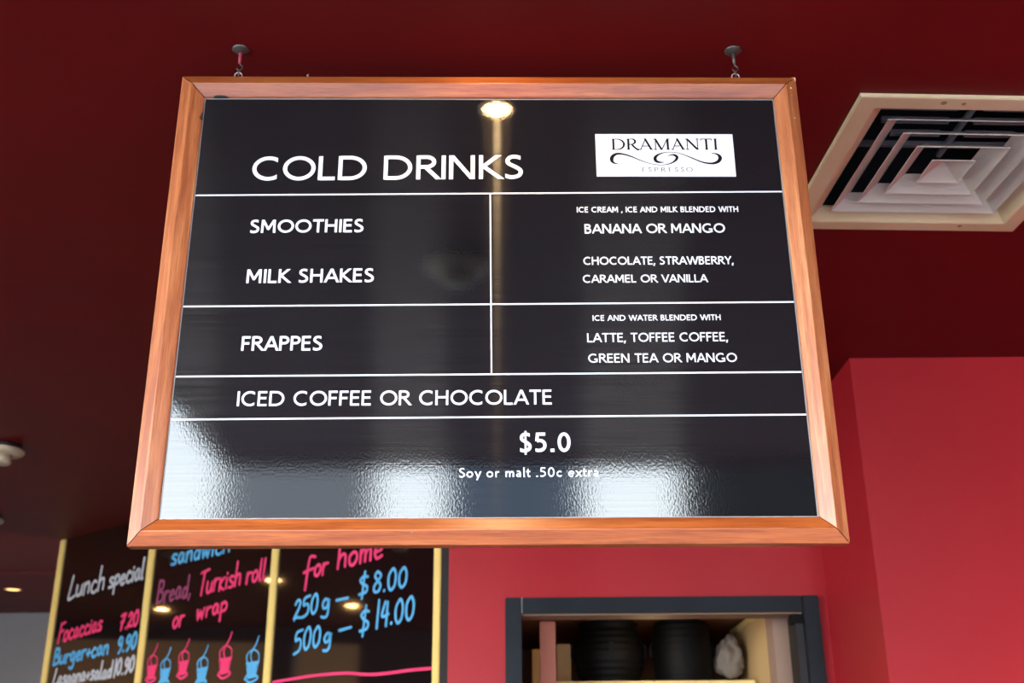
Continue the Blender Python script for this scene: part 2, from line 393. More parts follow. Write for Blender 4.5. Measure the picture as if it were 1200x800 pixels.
def print_line(text, x0, x1, z0, z1, cap, weight, m, parent, glyphs=sans, track=.075, name='lettering', label=None, base_off=-.0006, slant=0):
    """lettering from x0 to x1 with the base line running from z0 to z1"""
    tot = 0; items = []
    for ch in text:
        S, adv = glyphs(ch, weight); items.append((tot, S)); tot += adv + track
    tot -= track
    sx_ = (x1 - x0) / tot; sl = (z1 - z0) / (x1 - x0)
    bm = bmesh.new(); k = 0
    for gx, S in items:
        for st in S:
            p, c0, c1 = st[:3]; wd = st[3] if len(st) > 3 else weight
            q = [((gx + a) * sx_ / cap, b) for a, b in p]
            if isinstance(wd, (list, tuple)): wd = list(wd)
            strip(bm, q, wd, base_off - .00001 * (k % 12), c0, c1, origin=(x0, z0), ex=(cap, cap * sl), ey=(cap * slant, cap)); k += 1
    bmesh.ops.recalc_face_normals(bm, faces=bm.faces[:])
    o = obj(name, bm, m, parent)
    if label: o['label'] = label
    return o

# high contrast serif capitals
def serif(ch, w):
    T, t = .165, .068; S = []
    def s(p, wd=T, c0=None, c1=None): S.append((p, c0, c1, wd))
    def foot(x, y, l=.09): s([(x - l, y + (t / 2 if y < .5 else -t / 2)), (x + l, y + (t / 2 if y < .5 else -t / 2))], t)
    def bowl(cx, cy, rx, ry, a0=90, a1=-90, n=18):
        p = arc(cx, cy, rx, ry, a0, a1, n); wd = [t + (T - t) * abs(math.cos(math.radians(a0 + (a1 - a0) * i / n))) ** 1.4 for i in range(n + 1)]
        s(p, wd)
    if ch == 'D': s([(.16, 0), (.16, 1)]); foot(.14, 0); foot(.14, 1); s([(.1, t / 2), (.36, t / 2)], t); s([(.1, 1 - t / 2), (.36, 1 - t / 2)], t); bowl(.36, .5, .42, .5 - t / 2); adv = .86
    elif ch == 'R': s([(.16, 0), (.16, 1)]); foot(.16, 0); foot(.14, 1); s([(.1, 1 - t / 2), (.34, 1 - t / 2)], t); s([(.16, .49), (.34, .49)], t); bowl(.34, .745, .22, .24); s(smooth([(.36, .49), (.50, .25), (.66, .05), (.78, .0)], 4), T * .9); adv = .76
    elif ch == 'P': s([(.16, 0), (.16, 1)]); foot(.16, 0); foot(.14, 1); s([(.1, 1 - t / 2), (.34, 1 - t / 2)], t); s([(.16, .46), (.34, .46)], t); bowl(.34, .73, .22, .255); adv = .64
    elif ch == 'A': s([(.08, 0), (.40, 1.0)], t); s([(.36, 1.02), (.72, 0)], T, 'h', 'h'); s([(.19, .34), (.60, .34)], t); foot(.08, 0, .08); foot(.72, 0); adv = .80
    elif ch == 'M': s([(.14, 0), (.16, 1)], t); s([(.14, 1), (.50, 0)], T, 'h', 'h'); s([(.50, 0), (.86, 1)], t); s([(.88, 0), (.86, 1)]); foot(.14, 0); foot(.88, 0); foot(.1, 1, .07); foot(.92, 1, .07); adv = 1.04
    elif ch == 'N': s([(.14, 0), (.14, 1)], t); s([(.12, 1), (.74, 0)], T, 'h', 'h'); s([(.74, 0), (.74, 1)], t); foot(.14, 0); foot(.1, 1, .07); foot(.74, 1); adv = .88
    elif ch == 'T': s([(.36, 0), (.36, 1)]); foot(.36, 0); s([(.04, 1 - t / 2), (.68, 1 - t / 2)], t); s([(.04, .84), (.06, 1)], t); s([(.68, .84), (.66, 1)], t); adv = .72
    elif ch == 'I': s([(.16, 0), (.16, 1)]); foot(.16, 0); foot(.16, 1); adv = .32
    elif ch == 'E': s([(.16, 0), (.16, 1)]); foot(.14, 0); foot(.14, 1); s([(.1, t / 2), (.56, t / 2)], t); s([(.1, 1 - t / 2), (.54, 1 - t / 2)], t); s([(.16, .52), (.44, .52)], t); adv = .62
    elif ch == 'S': s(smooth([(.46, .80), (.36, .95), (.2, .95), (.10, .82), (.14, .66), (.30, .52), (.45, .38), (.47, .2), (.36, .06), (.2, .04), (.06, .2)], 4), T * .8); adv = .56
    elif ch == 'O':
        p = arc(.42, .5, .40, .49, 0, 360, 36); s(p, [t + (T - t) * abs(math.cos(2 * PI * i / 36)) ** 1.4 for i in range(36)]); adv = .84
    else: adv = .3
    return S, adv

# pen script: single line letters, lower-case x-height .5
HAND = {
 'L': ([[(.10, 1), (.04, .5), (.0, 0), (.34, .08)]], .36), 'u': ([[(.02, .48), (.03, .12), (.14, .02), (.26, .14), (.31, .48), (.32, .04)]], .38),
 'n': ([[(.03, .48), (.03, 0)], [(.03, .3), (.15, .48), (.27, .42), (.29, .02)]], .36), 'c': ([[(.28, .42), (.14, .50), (.03, .30), (.06, .08), (.2, .0), (.31, .07)]], .34),
 'h': ([[(.05, 1.02), (.03, 0)], [(.04, .3), (.16, .48), (.28, .42), (.30, .02)]], .37), 's': ([[(.27, .46), (.12, .50), (.05, .38), (.14, .28), (.26, .18), (.22, .04), (.03, .04)]], .32),
 'p': ([[(.04, .50), (.03, -.38)], [(.04, .38), (.18, .52), (.31, .36), (.26, .12), (.05, .08)]], .36), 'e': ([[(.05, .26), (.27, .32), (.22, .48), (.08, .44), (.03, .22), (.12, .02), (.29, .08)]], .34),
 'a': ([[(.28, .42), (.14, .50), (.03, .28), (.08, .04), (.2, .06), (.28, .42), (.29, .12), (.34, .03)]], .38), 'l': ([[(.06, 1.02), (.04, .1), (.12, .02)]], .17),
 'F': ([[(.06, 1), (.0, 0)], [(.05, .97), (.36, 1.0)], [(.03, .55), (.28, .6)]], .36), 'o': ([[(.16, .48), (.03, .34), (.06, .06), (.2, .01), (.31, .22), (.26, .44), (.16, .48)]], .36),
 'i': ([[(.05, .46), (.05, .02)], [(.06, .64), (.06, .66)]], .14), 'B': ([[(.05, 1), (.03, 0)], [(.05, .98), (.3, .92), (.28, .62), (.06, .54), (.34, .42), (.34, .1), (.03, .02)]], .42),
 'r': ([[(.04, .48), (.04, 0)], [(.04, .28), (.14, .46), (.27, .46)]], .30), 'g': ([[(.27, .42), (.13, .50), (.03, .30), (.09, .08), (.22, .12), (.28, .44), (.28, -.20), (.18, -.38), (.02, -.32)]], .37),
 '+': ([[(.02, .26), (.26, .28)], [(.14, .44), (.14, .10)]], .32), 'w': ([[(.02, .48), (.08, .04), (.19, .40), (.28, .04), (.38, .5)]], .44),
 'd': ([[(.27, .40), (.12, .48), (.03, .26), (.08, .03), (.2, .06), (.28, .36)], [(.30, 1.0), (.28, .02)]], .37), 'f': ([[(.34, .96), (.2, 1.02), (.14, .8), (.1, -.3)], [(.0, .42), (.30, .5)]], .34),
 'm': ([[(.03, .48), (.03, 0)], [(.03, .3), (.13, .47), (.2, .4), (.21, .02)], [(.21, .3), (.32, .47), (.39, .4), (.40, .02)]], .47), 'k': ([[(.04, 1.0), (.03, 0)], [(.27, .5), (.05, .22), (.28, .0)]], .33),
 't': ([[(.12, .86), (.09, .08), (.2, .02)], [(.0, .56), (.24, .6)]], .26), 'T': ([[(.22, .98), (.14, 0)], [(.0, .94), (.48, 1.02)]], .40), 'K': ([[(.04, .5), (.03, 0)], [(.27, .5), (.05, .22), (.28, .0)]], .33),
 ',': ([[(.08, .08), (.02, -.16)]], .16), '-': ([[(.0, .30), (.9, .34)]], .9), '.': ([[(.05, .02), (.06, .05)]], .15),
 '$': ([[(.42, .82), (.22, .88), (.08, .74), (.2, .54), (.42, .38), (.38, .14), (.06, .1)], [(.27, 1.08), (.21, -.12)]], .48),
 '0': ([[(.18, .98), (.04, .72), (.04, .28), (.16, .02), (.32, .2), (.35, .66), (.26, .96), (.18, .98)]], .44), '1': ([[(.08, 1.05), (.06, -.05)]], .18),
 '2': ([[(.04, .78), (.16, .98), (.31, .84), (.24, .5), (.02, .06), (.16, .1), (.38, .04)]], .42), '4': ([[(.16, .98), (.04, .42), (.34, .46)], [(.27, .95), (.26, .0)]], .40),
 '5': ([[(.36, .98), (.08, .92), (.05, .58), (.22, .62), (.34, .42), (.28, .1), (.02, .0)]], .42), '7': ([[(.04, .92), (.34, .98), (.18, .5), (.12, .0)], [(.08, .5), (.28, .54)]], .38),
 '8': ([[(.30, .84), (.16, .98), (.05, .80), (.16, .58), (.33, .32), (.26, .04), (.08, .04), (.04, .28), (.2, .56), (.32, .74), (.30, .84)]], .42), '9': ([[(.30, .86), (.16, .98), (.04, .76), (.12, .52), (.29, .62), (.32, .9), (.30, .3), (.14, .0)]], .40),
}
def hand_line(text, x0, z0, x1, z1, cap, width, m, parent, label=None, seed=0):
    rnd = random.Random(text + str(seed)); tot = 0; items = []
    for ch in text:
        S, adv = HAND[ch]; items.append((tot, S)); tot += adv + .045
    tot -= .045
    kx = (x1 - x0) / tot; sl = (z1 - z0) / (x1 - x0); bm = bmesh.new(); k = 0
    for gx, S in items:
        dz = rnd.uniform(-.03, .03); sc = rnd.uniform(.95, 1.06)
        for p in S:
            q = [(x0 + (gx + a) * kx + b * sc * cap * .06, z0 + (gx + a) * kx * sl + (b * sc + dz) * cap) for a, b in p]
            if len(q) > 2: q = smooth(q, 4)
            strip(bm, q, width, -.0008 - .00001 * (k % 25), caps=True); k += 1
    bmesh.ops.recalc_face_normals(bm, faces=bm.faces[:])
    o = obj('pen_writing', bm, m, parent)
    if label: o['label'] = label
    return o

# ================================================================== SETTING
def struct(name, bm, m, parent=None):
    o = obj(name, bm, m, parent); o['kind'] = 'structure'; return o

# ---- ceiling with an opening for the vent duct, and a soffit edge behind the camera
VY = math.radians(2.544); VC = Vector((0.7545, 2.0787)); VS = .619
vex = Vector((math.cos(VY), math.sin(VY))); vey = Vector((-math.sin(VY), math.cos(VY)))
def vent_corner(t, s0=0.0):   # corner k of the square inset by s0
    k = [(s0, s0), (VS - s0, s0), (VS - s0, VS - s0), (s0, VS - s0)][t]
    return VC + vex * k[0] + vey * k[1]
bm = bmesh.new()
outer = [(0.2, 1.6), (1.9, 1.6), (1.9, 3.2), (0.2, 3.2)]
ov = [bm.verts.new((*p, CEIL)) for p in outer]; iv = [bm.verts.new((*vent_corner(k, .05), CEIL)) for k in range(4)]
for k in range(4): bm.faces.new((ov[k], ov[(k + 1) % 4], iv[(k + 1) % 4], iv[k]))
def rect(x0, x1, y0, y1):
    bm.faces.new([bm.verts.new((x, y, CEIL)) for x, y in ((x0, y0), (x1, y0), (x1, y1), (x0, y1))])
rect(-6.2, .2, 1.6, 3.2); rect(1.9, 3.4, 1.6, 3.2)
rect(-6.2, 3.4, 3.2, 7.55)
rect(-6.2, 3.4, 7.55, 9.4)
rect(-1.15, 3.4, -1.1, -.2)
rect(-6.2, 3.4, -.2, 1.6)
bmesh.ops.remove_doubles(bm, verts=bm.verts[:], dist=1e-4)
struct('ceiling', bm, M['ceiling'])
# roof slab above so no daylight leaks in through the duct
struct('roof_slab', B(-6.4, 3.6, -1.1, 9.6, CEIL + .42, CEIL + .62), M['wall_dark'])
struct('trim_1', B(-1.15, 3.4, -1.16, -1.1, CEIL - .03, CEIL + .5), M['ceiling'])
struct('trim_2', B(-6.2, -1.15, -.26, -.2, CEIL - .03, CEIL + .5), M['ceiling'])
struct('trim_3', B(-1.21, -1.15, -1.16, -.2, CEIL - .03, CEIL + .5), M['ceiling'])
# shallow bulkhead line across the far ceiling
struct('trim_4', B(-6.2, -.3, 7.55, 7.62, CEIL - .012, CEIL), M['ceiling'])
struct('floor', B(-6.2, 3.4, -1.1, 9.4, -.1, 0), M['floor'])
struct('pavement', B(-30, 30, -30, -1.1, -.12, -.02), M['pavement'])
# walls
struct('wall_right', B(1.17, 3.4, 3.69, 9.5, 0, CEIL), M['wall'])
struct('wall_side_right', B(3.4, 3.5, -1.1, 3.69, 0, CEIL), M['wall'])
struct('wall_far', B(-6.2, -.2, 9.37, 9.5, 0, CEIL), M['white_wall'])
bmw = bmesh.new(); box(bmw, -6.32, -6.2, 4.5, 9.5, 0, CEIL - .13)
struct('wall_left', bmw, M['tan'])
struct('trim_5', B(-6.34, -6.17, 4.5, 9.5, CEIL - .13, CEIL), M['wall_dark'])
struct('wall_left_front', B(-6.32, -6.2, 1.2, 4.5, 0, CEIL), M['wall_dark'])
struct('trim_7', B(-6.2, -6.14, 5.09, 5.28, 0, CEIL), M['wall_dark'])
struct('trim_8', B(-6.2, -6.13, 5.055, 5.09, 0, CEIL - .13), M['white_wall'])
# back wall with the serving hatch opening
HX0, HX1, HZ1, HZ0 = .025, 1.075, EYE + .628, EYE - .45
bm = bmesh.new()
box(bm, -.245, HX0, 4.31, 4.43, 0, CEIL)
box(bm, HX1, 1.17, 4.31, 4.43, 0, CEIL)
box(bm, HX0, HX1, 4.31, 4.43, HZ1, CEIL)
box(bm, HX0, HX1, 4.31, 4.43, 0, HZ0)
box(bm, -.245, -.145, 4.43, 4.95, 0, CEIL)
struct('wall_back', bm, M['wall'])

# hatch frame (charcoal)
hf = empty('window_1', (0, 4.31, EYE)); hf['kind'] = 'structure'
obj('head', B(.031, 1.071, -.022, .005, .625, .683, bevel=.003), M['frame_black'], hf)
obj('jamb', B(-.033, .028, -.022, .005, -.5, .684, bevel=.003), M['frame_black'], hf)
obj('jamb', B(1.074, 1.134, -.022, .005, -.5, .684, bevel=.003), M['frame_black'], hf)
obj('joint_line', B(.028, .031, -.0225, .004, .627, .684), M['steel'], hf)
obj('head_lining', B(.03, 1.072, .0, .12, .620, .628), M['reveal'], hf)['label'] = 'tan lining under the head'
obj('sliding_track', B(1.045, 1.0745, .006, .125, -.45, .62), M['wall_dark'], hf)
obj('track_stop', B(1.035, 1.074, .0, .06, .585, .62), M['black_plastic'], hf)

# kitchen behind the hatch
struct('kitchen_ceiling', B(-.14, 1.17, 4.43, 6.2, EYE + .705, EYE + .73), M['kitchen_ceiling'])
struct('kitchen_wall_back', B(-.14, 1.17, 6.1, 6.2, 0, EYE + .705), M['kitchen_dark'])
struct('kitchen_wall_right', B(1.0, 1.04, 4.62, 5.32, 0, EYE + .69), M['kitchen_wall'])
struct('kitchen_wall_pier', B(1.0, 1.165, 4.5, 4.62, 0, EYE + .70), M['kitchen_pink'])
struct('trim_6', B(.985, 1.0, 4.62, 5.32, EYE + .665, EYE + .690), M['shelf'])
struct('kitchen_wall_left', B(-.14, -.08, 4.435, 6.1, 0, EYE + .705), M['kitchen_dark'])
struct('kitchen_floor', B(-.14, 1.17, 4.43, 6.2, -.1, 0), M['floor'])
o = obj('hatch_post', B(.098, .158, 4.46, 4.50, EYE - .45, EYE + .62, bevel=.003), M['terracotta']); tag(o, 'terracotta coloured upright post just inside the hatch', 'post')

# ================================================================== SIGN
SX, SY, SZ = -0.6497, 1.9037, EYE + 1.3276
SW, SH, FW = 1.2203, .9362, .0468
SYAW = math.radians(.938)
sign = empty('drinks_menu_sign', (SX, SY, SZ), SYAW)
tag(sign, 'black cold drinks menu sign in a wooden frame hanging from the red ceiling', 'sign')

def rail(L, m, k):
    prof = [(0, .016), (0, -.006), (.001, -.008), (.49 * FW, -.0198), (.515 * FW, -.0198), (FW - .002, -.006), (FW, -.004), (FW, .016)]
    bm = bmesh.new(); A = [bm.verts.new((t + .0011, y, -t)) for t, y in prof]; Bv = [bm.verts.new((L - t - .0011, y, -t)) for t, y in prof]
    n = len(prof)
    for i in range(n): bm.faces.new((A[i], A[(i + 1) % n], Bv[(i + 1) % n], Bv[i]))
    bm.faces.new(A[::-1]); bm.faces.new(Bv)
    bmesh.ops.recalc_face_normals(bm, faces=bm.faces[:])
    return obj('frame_rail', bm, m, sign)
r_ = rail(SW, M['wood0'], 0)
r_ = rail(SH, M['wood1'], 1); r_.location = (SW, 0, 0); r_.rotation_euler = (0, PI / 2, 0)
r_ = rail(SW, M['wood2'], 2); r_.location = (SW, 0, -SH); r_.rotation_euler = (0, PI, 0)
r_ = rail(SH, M['wood3'], 3); r_.location = (0, 0, -SH); r_.rotation_euler = (0, -PI / 2, 0)
# dark backing behind the mitre joints
obj('backing_board', B(.004, SW - .004, .0165, .020, -SH + .004, -.004), M['chip'], sign)

# panel with UVs for the anisotropic sheen
bm = bmesh.new(); g = .0012
box(bm, FW + g, SW - FW - g, 0.0, .008, -SH + FW + g, -FW - g)
uvl = bm.loops.layers.uv.new('UVMap')
for f in bm.faces:
    for l in f.loops: l[uvl].uv = (l.vert.co.x, l.vert.co.z)
panel = obj('sign_panel', bm, M['panel'], sign)
# slim bright edge strip of the panel
bm = bmesh.new(); x0, x1, z0, z1, tt = FW + .0004, SW - FW - .0004, -SH + FW + .0004, -FW - .0004, .0018
box(bm, x0, x0 + tt, -.0008, .004, z0, z1); box(bm, x1 - tt, x1, -.0008, .004, z0, z1)
box(bm, x0 + tt, x1 - tt, -.0008, .004, z0, z0 + tt); box(bm, x0 + tt, x1 - tt, -.0008, .004, z1 - tt, z1)
obj('edge_strip', bm, M['steel'], sign)

LINES = [('COLD DRINKS', .1520, .6760, -.2318, -.2274, .0525, .152, .055),
 ('SMOOTHIES', .1580, .3724, -.3441, -.3423, .0275, .17, .06), ('MILK SHAKES', .1597, .3960, -.4477, -.4456, .0280, .165, .07),
 ('ICE CREAM , ICE AND MILK BLENDED WITH', .7749, 1.0836, -.3005, -.2993, .0120, .18, .07), ('BANANA OR MANGO', .7882, 1.0548, -.3452, -.3434, .0197, .165, .05),
 ('CHOCOLATE, STRAWBERRY,', .7840, 1.0657, -.4107, -.4094, .0165, .165, .06), ('CARAMEL OR VANILLA', .7819, 1.0144, -.4474, -.4462, .0160, .165, .06),
 ('ICE AND WATER BLENDED WITH', .7974, 1.0332, -.5239, -.5226, .0112, .175, .07), ('LATTE, TOFFEE COFFEE,', .7861, 1.0434, -.5659, -.5640, .0175, .155, .06),
 ('GREEN TEA OR MANGO', .7870, 1.0564, -.6056, -.6045, .0173, .155, .07), ('FRAPPES', .1612, .3080, -.5815, -.5809, .0280, .165, .06),
 ('ICED COFFEE OR CHOCOLATE', .1621, .7212, -.6863, -.6845, .0276, .150, .07), ('$5.0', .6610, .7542, -.7722, -.7715, .0350, .165, .07),
 ('Soy or malt .50c extra', .5558, .7996, -.8173, -.8163, .0170, .15, .07)]
for t, xa, xb, za, zb, cap, wt, tr in LINES:
    print_line(t, xa, xb, za, zb, cap, wt, M['white_print'], sign, track=tr, label='white printed lettering reading ' + t)

def rule(p, q, wd=.0032):
    bm = bmesh.new(); strip(bm, [p, q], wd, -.0005); bmesh.ops.recalc_face_normals(bm, faces=bm.faces[:])
    return obj('ruled_line', bm, M['white_print'], sign)
e0, e1 = FW + .003, SW - FW - .003
rule((e0, -.2640), (e1, -.2552)); rule((e0, -.4945), (e1, -.4865)); rule((e0, -.6306), (e1, -.6240)); rule((e0, -.7110), (e1, -.7045))
rule((.6103, -.2594), (.6126, -.6268), .0027)
# logo plate
lp = obj('logo_plate', B(.8155, 1.0848, -.0012, -.0002, -.2225, -.1279), M['white_print'], sign); lp['label'] = 'white rectangular logo plate'
print_line('DRAMANTI', .845, 1.0552, -.1637, -.1632, .0250, .1, M['logo_black'], lp, serif, track=.02, name='logo_lettering', label='black serif lettering', base_off=-.0015)
print_line('ESPRESSO', .9025, 1.0011, -.2121, -.2119, .0090, .1, M['logo_grey'], lp, serif, track=.30, name='logo_lettering', label='small grey serif lettering', base_off=-.0015)
SWOOSH = [[(.8594, -.1956), (.852, -.1939), (.8472, -.1905), (.8456, -.1848), (.8476, -.1785), (.8541, -.1733), (.8628, -.1724), (.8739, -.1747), (.8862, -.1796), (.9008, -.1867), (.9129, -.1918), (.9252, -.1955), (.9375, -.1972), (.95, -.1966), (.9626, -.1923), (.9705, -.186), (.9728, -.1803), (.9698, -.176), (.9637, -.1746), (.9548, -.1769)],
 [(.9478, -.1912), (.9403, -.1915), (.933, -.1895), (.93, -.1847), (.9315, -.1789), (.9388, -.1732), (.949, -.1697), (.9615, -.1686), (.9764, -.1709), (.9886, -.1754), (1.0031, -.1823), (1.0176, -.1894), (1.0298, -.1931), (1.0422, -.1937), (1.0525, -.1894), (1.0567, -.1822), (1.0547, -.1759), (1.0487, -.1722), (1.0401, -.1708)]]
WD = [[.5, 2.4, 4.6, 6.2, 5.8, 4.2, 3.2, 2.6, 2.0, 1.6, 1.2, 1.0, .9, 1.1, 2.2, 4.0, 5.0, 4.4, 2.2, .5], [.5, 2.4, 4.6, 5.6, 4.6, 2.4, 1.2, .9, 1.0, 1.4, 1.8, 2.2, 2.8, 3.8, 5.4, 6.2, 4.4, 2.2, .5]]
bm = bmesh.new()
for k, (p, wd) in enumerate(zip(SWOOSH, WD)):
    ps = smooth(p, 4); n4 = len(ps); ww = []
    for i in range(n4):
        f = i / 4; a = int(f); b = min(a + 1, len(wd) - 1); ww.append((wd[a] * (1 - (f - a)) + wd[b] * (f - a)) * .00120)
    strip(bm, ps, ww, -.0015 - k * .00003)
bmesh.ops.recalc_face_normals(bm, faces=bm.faces[:])
obj('swoosh', bm, M['logo_black'], lp)

# chips, dents and glue marks on the frame
def flake(name, pts, y, m):
    bm = bmesh.new(); a = [bm.verts.new((x, y - .0006, z)) for x, z in pts]; b = [bm.verts.new((x, y + .004, z)) for x, z in pts]
    n = len(pts); bm.faces.new(a); bm.faces.new(b[::-1])
    for i in range(n): bm.faces.new((a[i], b[i], b[(i + 1) % n], a[(i + 1) % n]))
    bmesh.ops.recalc_face_normals(bm, faces=bm.faces[:]); return obj(name, bm, m, sign)
flake('glue_mark', [(.066, -.0478), (.069, -.0455), (.074, -.0438), (.083, -.0440), (.089, -.0455), (.094, -.0478)], -.0068, M['chip'])
flake('glue_mark', [(.0476, -.083), (.0462, -.086), (.0448, -.091), (.0425, -.096), (.0455, -.099), (.0476, -.098)], -.0072, M['chip'])
flake('bare_chip', [(.474, -.9152), (.478, -.9134), (.486, -.9120), (.496, -.9126), (.484, -.9150), (.478, -.9165)], -.0178, M['bare_wood'])
flake('bare_chip', [(1.212, -.0015), (1.2195, -.001), (1.2198, -.009), (1.2175, -.012), (1.216, -.0045)], -.0085, M['bare_wood'])
for z, x, s in ((-.030, 1.2005, 1), (-.047, 1.2005, .8), (-.099, 1.204, .6)):
    flake('bare_chip', [(x, z), (x + .006 * s, z + .001), (x + .009 * s, z - .001), (x + .002 * s, z - .0025)], -.0150, M['bare_wood'])

# screw eyes on the top rail, and a cut wire end
for x in (.1075, 1.103):
    bm = tube(ringpts((x, .004, .0085), .0075, .0085), .0014, closed=True)
    o = obj('screw_eye', bm, M['zinc'], sign, True); o['label'] = 'pale metal screw eye'
tube_ = tube([(.245, .004, -.002), (.247, .003, .006), (.2445, .003, .010), (.2475, .003, .013)], [.0022, .0018, .0014, .0006])
obj('wire_end', tube_, M['zinc'], sign, True)['label'] = 'short cut wire end on the top rail'

# ---- ceiling hooks with a short chain
def ceiling_hook(x, y, stem_m, label):
    h = empty('ceiling_hook', (x, y, CEIL)); tag(h, label, 'hook', 'ceiling hooks of the sign')
    obj('ceiling_plate', lathe([(0, 0), (.0175, 0), (.0178, -.0015), (.015, -.004), (.009, -.0065), (.0045, -.009), (0, -.009)], 28), M['bronze'], h, True)
    obj('stem', tube([(0, 0, -.008), (0, 0, -.018), (0, 0, -.034)], [.0042, .0034, .0028]), stem_m, h, True)
    obj('hook', tube([(0, 0, -.032), (.001, 0, -.036), (.0055, 0, -.040), (.0062, 0, -.046), (.0025, 0, -.0505), (-.003, 0, -.0490), (-.0050, 0, -.0445)], .0016), M['bronze'], h, True)
    obj('chain_link', tube(ringpts((.001, 0, -.0575), .0042, .0082, 'yz'), .0013, closed=True), M['bronze'], h, True)
    return h
cy, sy = math.cos(SYAW), math.sin(SYAW)
ceiling_hook(SX + .1075 * cy, SY + .1075 * sy + .004, M['red_stem'], 'tarnished ceiling hook with a red painted stem above the upper left of the sign')
ceiling_hook(SX + 1.103 * cy, SY + 1.103 * sy + .004, M['bronze'], 'dark tarnished ceiling hook above the upper right of the sign beside the vent')

# ================================================================== CEILING VENT
vent = empty('ceiling_vent', (VC.x, VC.y, CEIL), VY); tag(vent, 'cream square louvred air vent in the ceiling right of the sign', 'vent')
def sq_ring(prof, cx=VS / 2, cy=VS / 2, closed=True, bm=None):
    """prof: list of (half size, z)"""
    bm = bm or bmesh.new(); R = []
    for hsz, z in prof:
        R.append([bm.verts.new((cx + sx_ * hsz, cy + sy_ * hsz, z)) for sx_, sy_ in ((-1, -1), (1, -1), (1, 1), (-1, 1))])
    m = len(R) if closed else len(R) - 1
    for i in range(m):
        a, b = R[i], R[(i + 1) % len(R)]
        for k in range(4): bm.faces.new((a[k], a[(k + 1) % 4], b[(k + 1) % 4], b[k]))
    bmesh.ops.recalc_face_normals(bm, faces=bm.faces[:])
    return bm
H2 = VS / 2
obj('flange', sq_ring([(H2, -.0005), (H2 - .001, -.007), (H2 - .004, -.009), (H2 - .044, -.009), (H2 - .048, -.007), (H2 - .078, .018), (H2 - .078, .022), (H2 - .05, .0)]), M['vent'], vent)
for hs, dz, rise, wd in ((.214, -.005, .034, .040), (.162, -.007, .034, .040), (.110, -.009, .034, .040)):
    obj('louvre', sq_ring([(hs, dz), (hs, dz + .0025), (hs - wd, dz + rise), (hs - wd - .0015, dz + rise - .001)]), M['vent_blade'], vent)
bm = bmesh.new(); cxy = VS / 2; hs = .052
a = [bm.verts.new((cxy + x * hs, cxy + y * hs, -.010)) for x, y in ((-1, -1), (1, -1), (1, 1), (-1, 1))]
a2 = [bm.verts.new((cxy + x * hs, cxy + y * hs, -.0075)) for x, y in ((-1, -1), (1, -1), (1, 1), (-1, 1))]
ap = bm.verts.new((cxy, cxy, .020)); ap2 = bm.verts.new((cxy, cxy, .0225))
for k in range(4):
    bm.faces.new((a[k], a[(k + 1) % 4], ap)); bm.faces.new((a2[k], a2[(k + 1) % 4], ap2)); bm.faces.new((a[k], a[(k + 1) % 4], a2[(k + 1) % 4], a2[k]))
bmesh.ops.recalc_face_normals(bm, faces=bm.faces[:]); obj('centre_cone', bm, M['vent_blade'], vent)
bm = sq_ring([(H2 - .052, .0), (H2 - .052, .30)], closed=False)
bm.faces.new([bm.verts.new((cxy + x * (H2 - .052), cxy + y * (H2 - .052), .30)) for x, y in ((-1, -1), (1, -1), (1, 1), (-1, 1))])
obj('duct', bm, M['duct'], vent)
for yy, xa, xb in ((.13, .09, .28), (.13, .34, .53), (.185, .12, .28), (.185, .34, .50), (.24, .16, .28), (.24, .34, .46), (.29, .05, .57)):
    obj('damper_bar', B(xa, xb, yy, yy + .012, .052, .064), M['damper'], vent)
obj('damper_arm', tube([(.31, .08, .05), (.31, .33, .05)], .008), M['damper'], vent)
for px, py, s in ((.19, .02, .007), (.235, .022, .005), (.46, .588, .006)):
    obj('rust_spot', lathe([(0, -.0093), (s, -.0093), (s, -.0089)], 10, cx=px, cy=py), M['rust'], vent)

# ================================================================== CEILING FITTINGS AND DOWNLIGHTS
fit = empty('ceiling_fitting', (-2.175, 4.66, CEIL)); tag(fit, 'round cream ceiling fitting with a raised hub near the left edge', 'fitting')
obj('shadow_gap_plate', lathe([(0, 0), (.080, 0), (.080, -.020), (0, -.020)], 36), M['edge_black'], fit, True)  # black colour stands in for the shadow gap above the cream disc
obj('disc', lathe([(0, -.019), (.086, -.019), (.092, -.023), (.092, -.032), (.082, -.040), (.045, -.044), (0, -.044)], 40), M['cream'], fit, True)
obj('hub', lathe([(0, -.044), (.044, -.044), (.044, -.078), (.038, -.082), (0, -.082)], 32), M['cream'], fit, True)
f2 = copy_tree(fit); f2.location = (-2.80, 5.94, CEIL); f2['label'] = 'small cream ceiling fitting cut by the left edge further back'

f3 = copy_tree(fit); f3.location = (-.12, .95, CEIL); f3['label'] = 'cream ceiling fitting mirrored faintly in the sign above MILK SHAKES'

def downlight(x, y, r, energy, label=None, bulb='bulb_mid'):
    d = empty('downlight', (x, y, CEIL)); tag(d, label, 'light', 'halogen downlights in the ceiling')
    obj('trim_ring', lathe([(r * 1.0, -.001), (r * 1.25, -.001), (r * 1.25, -.004), (r * 1.1, -.008), (r * 1.0, -.003)], 28), M['zinc'], d, True)
    obj('lens', lathe([(0, -.0025), (r * .98, -.0025)], 24), M[bulb], d)
    if bulb == 'bulb': obj('filament', lathe([(0, -.0038), (.009, -.0038)], 16), M['filament'], d)
    l = bpy.data.lights.new('downlight_lamp', 'SPOT'); l.energy = energy; l.color = (1, .72, .42); l.shadow_soft_size = r * .35
    l.spot_size = math.radians(120); l.spot_blend = .6
    lo = bpy.data.objects.new('downlight_lamp', l); COL.objects.link(lo); lo.parent = d; lo.location = (0, 0, -.0045)
    return d
downlight(-.022, 1.70, .033, 6, 'lit halogen downlight in the ceiling just in front of the sign', 'bulb')
downlight(-3.60, 8.24, .050, 4, 'lit downlight in the far ceiling at the left edge', 'bulb_far')
